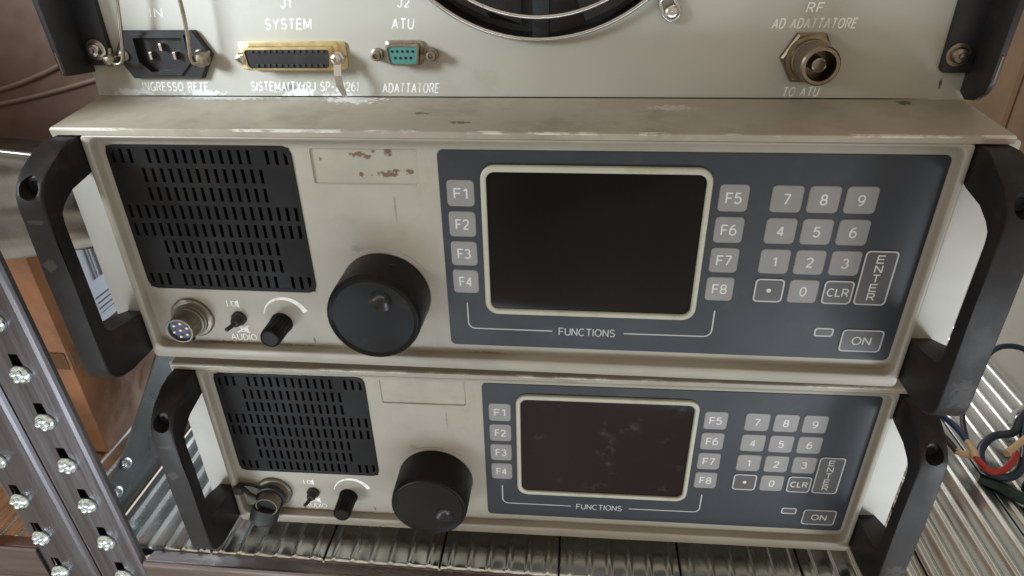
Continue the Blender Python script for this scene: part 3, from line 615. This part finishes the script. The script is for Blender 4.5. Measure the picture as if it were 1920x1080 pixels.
bm = new(); box(bm, -198, 262, 60, 420, 16.8, 248, 1.5); Q('housing', bm, M['amp'], 40)
# fan
bm = new(); lathe(bm, FX, FZ, [(FR, 44), (FR - 0.5, 47), (FR - 2, 58.5), (40, 58.8), (0.5, 58.8)], 72); fan = Q('fan', bm, M['blackplastic'], 40)
for k in range(5):
    a0 = 2 * math.pi * k / 5 + 0.3; bm = new(); r0, r1 = 36, 83; rows = []
    for q in range(7):
        r = r0 + (r1 - r0) * q / 6; tw = 0.42; rows.append([((FX + r * math.cos(a0 + s * tw + 0.1 * q / 6)), 52 + 4.5 * s + dy, FZ + r * math.sin(a0 + s * tw + 0.1 * q / 6)) for dy in (0, 1.2) for s in ((-1, -.5, 0, .5, 1) if dy == 0 else (1, .5, 0, -.5, -1))])
    loops(bm, rows, True, True); Q('fan_blade', bm, M['blackplastic'], 40, fan)
bm = new()
box(bm, 46, 55, 46.5, 50.5, 46, 222, 0.8); box(bm, -38, 138, 46.6, 50.4, 129, 138, 0.8); lathe(bm, FX, FZ, [(36, 56), (36, 46), (34, 44.8), (0.4, 44.8)], 48); Q('fan_strut', bm, M['blackplastic'], 40, fan)
bm = new()
for r, y in ((87, 38.5), (76, 36.5), (64, 35.5), (52, 35), (40, 34.6)):
    lp = [(FX + r * math.cos(2 * math.pi * k / 96), y, FZ + r * math.sin(2 * math.pi * k / 96)) for k in range(96)]
    ls = []
    for k in range(96):
        a = 2 * math.pi * k / 96; ls.append([(FX + (r + 1.15 * math.cos(b)) * math.cos(a), y + 1.15 * math.sin(b), FZ + (r + 1.15 * math.cos(b)) * math.sin(a)) for b in [2 * math.pi * j / 10 for j in range(10)]])
    loops(bm, ls, closed=True)
for a in (-45, 45, 135):
    ar = math.radians(a); ca, sa = math.cos(ar), math.sin(ar)
    if a != -45: tube(bm, [(FX + 30 * ca, 35.8, FZ + 30 * sa), (FX + 88 * ca, 38.5, FZ + 88 * sa), (FX + 104 * ca, 40.5, FZ + 104 * sa)], 1.1)
    else:
        tube(bm, [(FX + 52 * ca, 36, FZ + 52 * sa), (FX + 87 * ca - 2.5, 38.3, FZ + 87 * sa - 2.5), (110.8, 39.5, 63.5), (113.4, 39.6, 57.6), (117.0, 39.6, 55.6), (120.4, 39.6, 58.4), (119.8, 39.6, 62), (116, 39.5, 69), (FX + 87 * ca + 5, 38.3, FZ + 87 * sa + 5)], 1.0)
Q('finger_guard', bm, M['steel'], 40, fan)
bm = new(); lathe(bm, 116.8, 59.4, [(3.9, 41.8), (3.9, 39.4), (3.2, 38.2), (2.0, 37.6), (1.0, 37.4), (0.8, 38.2), (0.2, 38.4)], 24); Q('fan_screw', bm, M['steel'], 35, fan)
# brackets
for sgn, xa, xb, zb, lx in ((-1, -206.6, -189.5, 33.8, -196.6), (1, 252.6, 269.4, 30, 258.4)):
    bm = new(); prism_xz(bm, [(xa + (2 if sgn > 0 else 0), zb), (xb - (2 if sgn < 0 else 0), zb), (xb, zb + 2), (xb, 250), (xa, 250), (xa, zb + 2)], 38.6, 41.9, 0.6)
    e = xa if sgn < 0 else xb - 3
    prism_yz(bm, [(41.9, 250), (41.9, 20 if sgn > 0 else 30), (36, 17.5 if sgn > 0 else 30.5), (28, 19 if sgn > 0 else 31.2), (21, 24 if sgn > 0 else 31.8), (18.4, 30 if sgn > 0 else 33), (16.2, 70), (10, 250)], e, e + 3, 0.5)
    br = Q('side_bracket', bm, M['black'], 35)
    bm = new(); lathe(bm, lx, 42.5 if sgn < 0 else 39, [(5.6, 38.6), (5.6, 37.8), (3.9, 37.6), (3.9, 35.6), (3.2, 34.6), (1.6, 34.2), (1.2, 35.2), (0.2, 35.4)], 28); Q('bracket_bolt', bm, M['steel'] if sgn < 0 else M['nickel'], 35, br)
    bm = new(); z_a = 31 if sgn > 0 else 33.5
    tube(bm, [(e + 1.5, 18.3, z_a), (e + 1.5, 17.9, z_a + 6), (e + 1.5, 17.6, z_a + 11)], 0.45, 8); Q('worn_edge', bm, M['nickel'], 40, br)
# mains inlet
bm = new(); hexo = [(-179, 52.2), (-138, 52.2), (-130.4, 39.5), (-138.6, 26.7), (-179.6, 26.7), (-187, 39.5)]
c0 = (-158.7, 39.5)
def inset(pts, s): return [(c0[0] + (x - c0[0]) * s, c0[1] + (z - c0[1]) * s) for x, z in pts]
rec = [(-173, 48.6), (-145, 48.6), (-145, 36.0), (-151, 30.4), (-167, 30.4), (-173, 36.0)]
loops(bm, [at_y(hexo, 42), at_y(hexo, 39.4), at_y(inset(hexo, 0.965), 38.6), at_y(inset(hexo, 0.9), 38.6)])
ro = [(-174.6, 50.2), (-143.4, 50.2), (-143.2, 35.2), (-150, 28.8), (-168, 28.8), (-174.8, 35.2)]
loops(bm, [at_y(inset(hexo, 0.9), 38.6), at_y(ro, 38.6), at_y(ro, 37.6), at_y(rec, 37.6), at_y(rec, 41.7)], cap1=True)
inl = Q('mains_inlet', bm, M['blackplastic'])
for x, z in ((-166, 39), (-152, 39), (-159, 43.5)):
    bm = new(); box(bm, x - 0.9, x + 0.9, 38.6, 41.6, z - 2.0, z + 2.0, 0.3); Q('contact_pin', bm, M['steel'], None, inl)
for x in (-181.2, -136.2):
    bm = new(); lathe(bm, x, 39.5, [(3.2, 38.7), (3.2, 37.6), (2.2, 36.8), (0.3, 36.6)], 20); box(bm, x - 2.6, x + 2.6, 36.4, 36.9, 39.2, 39.8); Q('inlet_screw', bm, M['nickel'], 35, inl)
bm = new(); tube(bm, [(-187.5, 37, 43), (-186, 33.5, 38), (-182.5, 31.4, 36), (-177.6, 31, 38.6), (-174, 31, 53), (-170.8, 30.6, 68.5), (-166.5, 30, 95), (-160, 28, 104), (-146, 28, 104), (-137, 30, 95), (-136.0, 30.6, 68.5), (-136.7, 31, 53), (-138.2, 31, 38.6), (-135.5, 32, 36.4), (-131.5, 35, 39.5), (-131.5, 38.5, 41)], 1.05, 10)
Q('retaining_clip', bm, M['nickel'], 40, inl)
bm = new(); lathe(bm, -187.4, 37.6, [(3.4, 38), (3.4, 33), (2.2, 31.4), (0.3, 31)], 18); Q('clip_boss', bm, M['nickel'], 35, inl); bm = new(); lathe(bm, -135, 38, [(4.4, 38), (4.2, 33.6), (2.8, 32), (0.3, 31.6)], 18); Q('clip_boss', bm, M['nickel'], 35, inl)
# 25 way and 9 way sockets
def dshape(cx, cz, wt, wb, h, r=2.2):
    P0 = [(cx - wt / 2, cz + h / 2), (cx - wb / 2, cz - h / 2), (cx + wb / 2, cz - h / 2), (cx + wt / 2, cz + h / 2)]; out = []
    for i in range(4):
        p = Vector(P0[i]); a = (Vector(P0[i - 1]) - p).normalized(); b = (Vector(P0[(i + 1) % 4]) - p).normalized()
        s, e = p + a * r, p + b * r
        for k in range(6):
            t = k / 5; out.append(tuple((1 - t) ** 2 * s + 2 * t * (1 - t) * p + t * t * e))
    return out
bm = new(); prism_xz(bm, rr(-115.5, -54.5, 31.2, 46, 2, 4), 40.8, 42, 0.3)
d1 = dshape(-85, 38.4, 53.5, 50.5, 14.6, 3); d2 = dshape(-85, 38.4, 50, 47, 11.6, 2.4); d3 = dshape(-85, 38.2, 47.6, 45, 9.6, 2)
loops(bm, [at_y(d1, 41), at_y(d1, 39.6), at_y(d2, 38.6), at_y(d2, 33.4), at_y(d3, 33.2), at_y(d3, 38)])
sp = Q('serial_socket', bm, M['gold'], 35)
bm = new(); loops(bm, [at_y(d3, 38.5), at_y(d3, 33.8)], cap1=True)
ds = Q('insulator', bm, M['blackplastic'], None, sp)
bm = new()
for q in range(13): box(bm, -105.2 + q * 3.3, -103.7 + q * 3.3, 33.2, 34.2, 41.3, 42.7, 0.2)
for q in range(12): box(bm, -103.4 + q * 3.3, -101.9 + q * 3.3, 33.2, 34.2, 33.9, 35.6, 0.2)
Q('contact_row', bm, M['black'], None, sp)
for x in (-111.4, -58.4):
    bm = new(); lathe(bm, x, 38, [(3.9, 41), (3.9, 36.4), (3.0, 35.6), (2.8, 33), (1.6, 32.4), (1.2, 33.8), (0.3, 34)], 6 if x < 0 else 24); Q('jack_screw', bm, M['steel'], 35, sp)
bm = new(); loops(bm, [[(-60.2, 34.4, 37), (-56.0, 34.4, 37), (-56.0, 35, 37), (-60.2, 35, 37)], [(-59.6, 30.5, 30), (-55.4, 30.5, 30), (-55.4, 31.1, 30), (-59.6, 31.1, 30)], [(-59.0, 30, 25), (-54.9, 30, 25), (-54.9, 30.6, 25), (-59.0, 30.6, 25)], [(-57.6, 34, 18), (-55, 34, 18), (-55, 34.6, 18), (-57.6, 34.6, 18)]], True, True)
bm2 = bm; Q('bent_latch', bm2, M['steel'], None, sp)
bm = new(); e1 = dshape(-22, 40, 21.6, 19, 12.6, 3); e2 = dshape(-22, 40, 18.6, 16, 10.6, 2.4); e3 = dshape(-22, 39.8, 16.6, 14.4, 8.8, 2)
loops(bm, [at_y(e1, 42), at_y(e1, 40.8), at_y(e2, 40), at_y(e2, 34.6), at_y(e3, 34.4), at_y(e3, 38)])
sn = Q('adapter_socket', bm, M['nickel'], 35)
bm = new(); loops(bm, [at_y(e3, 38), at_y(e3, 35)], cap1=True)
Q('insulator', bm, M['teal'], None, sn)
bm = new()
for q in range(5): lathe(bm, -27.6 + 2.8 * q, 41.7, [(0.75, 35.2), (0.75, 34.85)], 10)
for q in range(4): lathe(bm, -26.2 + 2.8 * q, 38.4, [(0.75, 35.2), (0.75, 34.85)], 10)
Q('contact_row', bm, M['void'], None, sn)
for x in (-37.2, -7.2):
    bm = new(); lathe(bm, x, 39.2, [(3.3, 42), (3.3, 38.4), (2.6, 38), (2.5, 35.4), (1.4, 35.2), (1.2, 37.6), (0.2, 37.8)], 18); Q('jack_screw', bm, M['nickel'], 35, sn)
# coaxial socket
bm = new(); lathe(bm, 187, 37.4, [(13.6, 42), (13.6, 38.6), (12.4, 37.6)], 6); cx = Q('coaxial_socket', bm, M['bronze_n'], 20)
bm = new(); lathe(bm, 187, 37.4, [(11.4, 37.8), (11.4, 36.4), (9.8, 36), (9.6, 33), (8.6, 32.6), (8.6, 31.6), (9.4, 31.2), (9.3, 18.4), (8.6, 17.6), (7.2, 17.6), (6.8, 19), (6.6, 32), (0.3, 32)], 48); Q('threaded_barrel', bm, M['bronze_n'], 30, cx)
bm = new(); lathe(bm, 187, 37.4, [(3.6, 31), (3.4, 20.5), (2.6, 20), (2.3, 24), (0.3, 24)], 28); Q('centre_contact', bm, M['nickel'], 30, cx)
# lettering
yl = 41.9; S_ = 0.16
for s, cxx, czz, ww, hh in (('IN', -158, 60.9, 6.6, 4.4), ('INGRESSO RETE', -158.1, 21.6, 39, 4.6), ('J1', -84.2, 65.3, 5, 4.6), ('SYSTEM', -84.9, 54.7, 25, 5.0), ('SISTEMA(TX/RJ SP-2026)', -81.7, 21.9, 62, 4.7), ('J2', -20.6, 65, 6, 4.6), ('ATU', -22.1, 54.5, 11.4, 4.9), ('ADATTATORE', -21, 21.2, 31.4, 4.8), ('RF', 186.9, 60.8, 7.4, 4.2), ('AD ADATTATORE', 188, 53.5, 40.2, 4.4), ('TO ATU', 187.6, 19.8, 17.8, 4.4)):
    bm = new(); text_bm(bm, s, cxx, czz, ww, hh, yl, shear=S_, weight=0.17, gap=0.34); Q('panel_lettering', bm, M['engrave'])

# ------------------------------------------------------------------ cardboard boxes
def carton(name, x0, x1, y0, y1, z0, z1, m, label, extra=None):
    c = Vector(((x0 + x1) / 2 * K, (y0 + y1) / 2 * K, z0 * K)); t = thing(name, label, 'cardboard box', c)
    bm = new(); box(bm, x0, x1, y0, y1, z0, z1, 2.0); link('carton_body', bm, m, t, -c, 40)
    return t, -c
t, o_ = carton('cardboard_box', -900, -334, 78, 480, -306, -50, M['card'], 'brown cardboard box with a white barcode label, on the left shelving unit')
bm = new(); box(bm, -470, -336, 76.9, 77.6, -214, -198, 0.2); box(bm, -333.6, -333.0, 80, 470, -214, -198, 0.2); link('tape', bm, M['tape'], t, o_)
bm = new(); box(bm, -333.7, -333.2, 122, 230, -232, -120, 0.1); lb = link('label', bm, M['paper'], t, o_)
bm = new()
for q, wd in enumerate((1.6, 0.8, 2.2, 0.8, 1.4, 2.6, 0.8, 1.6, 0.8, 2.0, 1.2)):
    y = 132 + q * 4.2; box(bm, -333.15, -333.05, y, y + wd * 1.2, -160, -128)
for q in range(3): box(bm, -333.15, -333.05, 126, 200, -176 - q * 5, -174.6 - q * 5)
box(bm, -333.15, -333.05, 127, 138, -211, -203); box(bm, -333.15, -333.05, 126, 180, -190, -189.4)
link('barcode', bm, M['ink'], lb, (0, 0, 0))
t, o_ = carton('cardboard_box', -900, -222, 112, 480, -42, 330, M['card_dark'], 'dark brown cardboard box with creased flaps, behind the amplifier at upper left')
bm = new()
for pts in ([(-470, 110, -10), (-340, 110.5, 2), (-262, 111, 27)], [(-470, 110, -20), (-340, 110.5, -7), (-240, 111, 15)], [(-380, 110.5, 60), (-330, 111, 30), (-318, 111, 74)]):
    tube(bm, pts, 1.8, 8)
link('crease', bm, M['card_dark'], t, o_, 60)
t, o_ = carton('cardboard_box', 509, 900, 250, 800, -120, 330, M['card_r'], 'tan cardboard box with a dark taped edge, on the pale grey cabinet')
bm = new(); loops(bm, [[(507.8, 391, -130), (507.8, 399, -130), (508.6, 399, -130), (508.6, 391, -130)], [(507.8, 391, 330), (507.8, 399, 330), (508.6, 399, 330), (508.6, 391, 330)]], True, True)
link('tape', bm, M['tape'], t, o_)

# ------------------------------------------------------------------ cables on the deck
def cable(name, pieces, label, cat='cable'):
    p0 = pieces[0][2]; t = thing(name, label, cat, Vector(p0[0]) * K)
    for nm, m, pts, r in pieces:
        bm = new(); tube(bm, pts, r, 12); link(nm, bm, M[m], t, -Vector(p0[0]) * K, 60)
    return t
cable('cable', [('sheath', 'blue', [(392, 169, -285), (401, 143, -285), (403, 123, -286)], 2.6), ('terminal_sleeve', 'tan', [(403, 125, -286), (402, 112, -286), (401, 107, -287)], 3.0), ('lead', 'red', [(401.5, 110, -287), (402, 101, -287), (406, 94, -288), (415, 95, -288), (427, 104, -287), (436, 115, -286)], 2.6), ('sheath_end', 'blue', [(340, 300, -300), (380, 200, -288), (392, 169, -285)], 3.0)], 'blue cable ending in a tan sleeve and red lead, behind the right handles')
cable('cable', [('sheath', 'darkblue', [(426, 190, -270), (429, 180, -255), (449, 207, -255), (471, 224, -255), (490, 222, -256), (497, 200, -262), (500, 160, -280), (500, 120, -300)], 2.6), ('sheath_end', 'black', [(426, 190, -270), (424, 182, -283), (411, 150, -286), (405, 131, -287), (403, 122, -288)], 2.2)], 'dark cable arching up against the pale grey cabinet')
cable('cable', [('sheath', 'black', [(340, 250, -300), (380, 160, -293), (389, 137, -290), (392, 116, -290)], 2.6), ('terminal_sleeve', 'tan', [(391.5, 118, -290), (396, 114.5, -290), (403, 113, -290)], 2.8)], 'thin black cable with a tan tip beside the lower radio')
cable('cable', [('sheath', 'darkblue', [(520, 230, -296), (478, 175, -288), (457, 152, -284), (444, 137, -284), (429, 135, -287), (415, 124, -290), (408, 110, -292), (409, 98, -293), (419, 93, -293), (432, 100, -292), (443, 116, -289), (452, 135, -286), (470, 165, -286), (505, 215, -294)], 3.3), ('terminal_sleeve', 'tan', [(419, 103, -277), (440, 119, -276), (470, 142, -276)], 2.7), ('tie', 'strap', [(471, 170, -281), (454, 157, -279), (443, 142, -280)], 2.0)], 'thick looped dark blue cable with a tan sleeve and clear tie')
cable('cable', [('sheath', 'green', [(405, 100, -302), (415, 92, -301), (424, 80, -300), (440, 66, -300), (470, 50, -300)], 4.5)], 'dark green cable on the deck below the blue cable loop')
cable('cable', [('sheath', 'green', [(436, 96, -301), (450, 84, -300), (480, 74, -300)], 5.0)], 'short black-green cable end lying at the far right beside the green one')
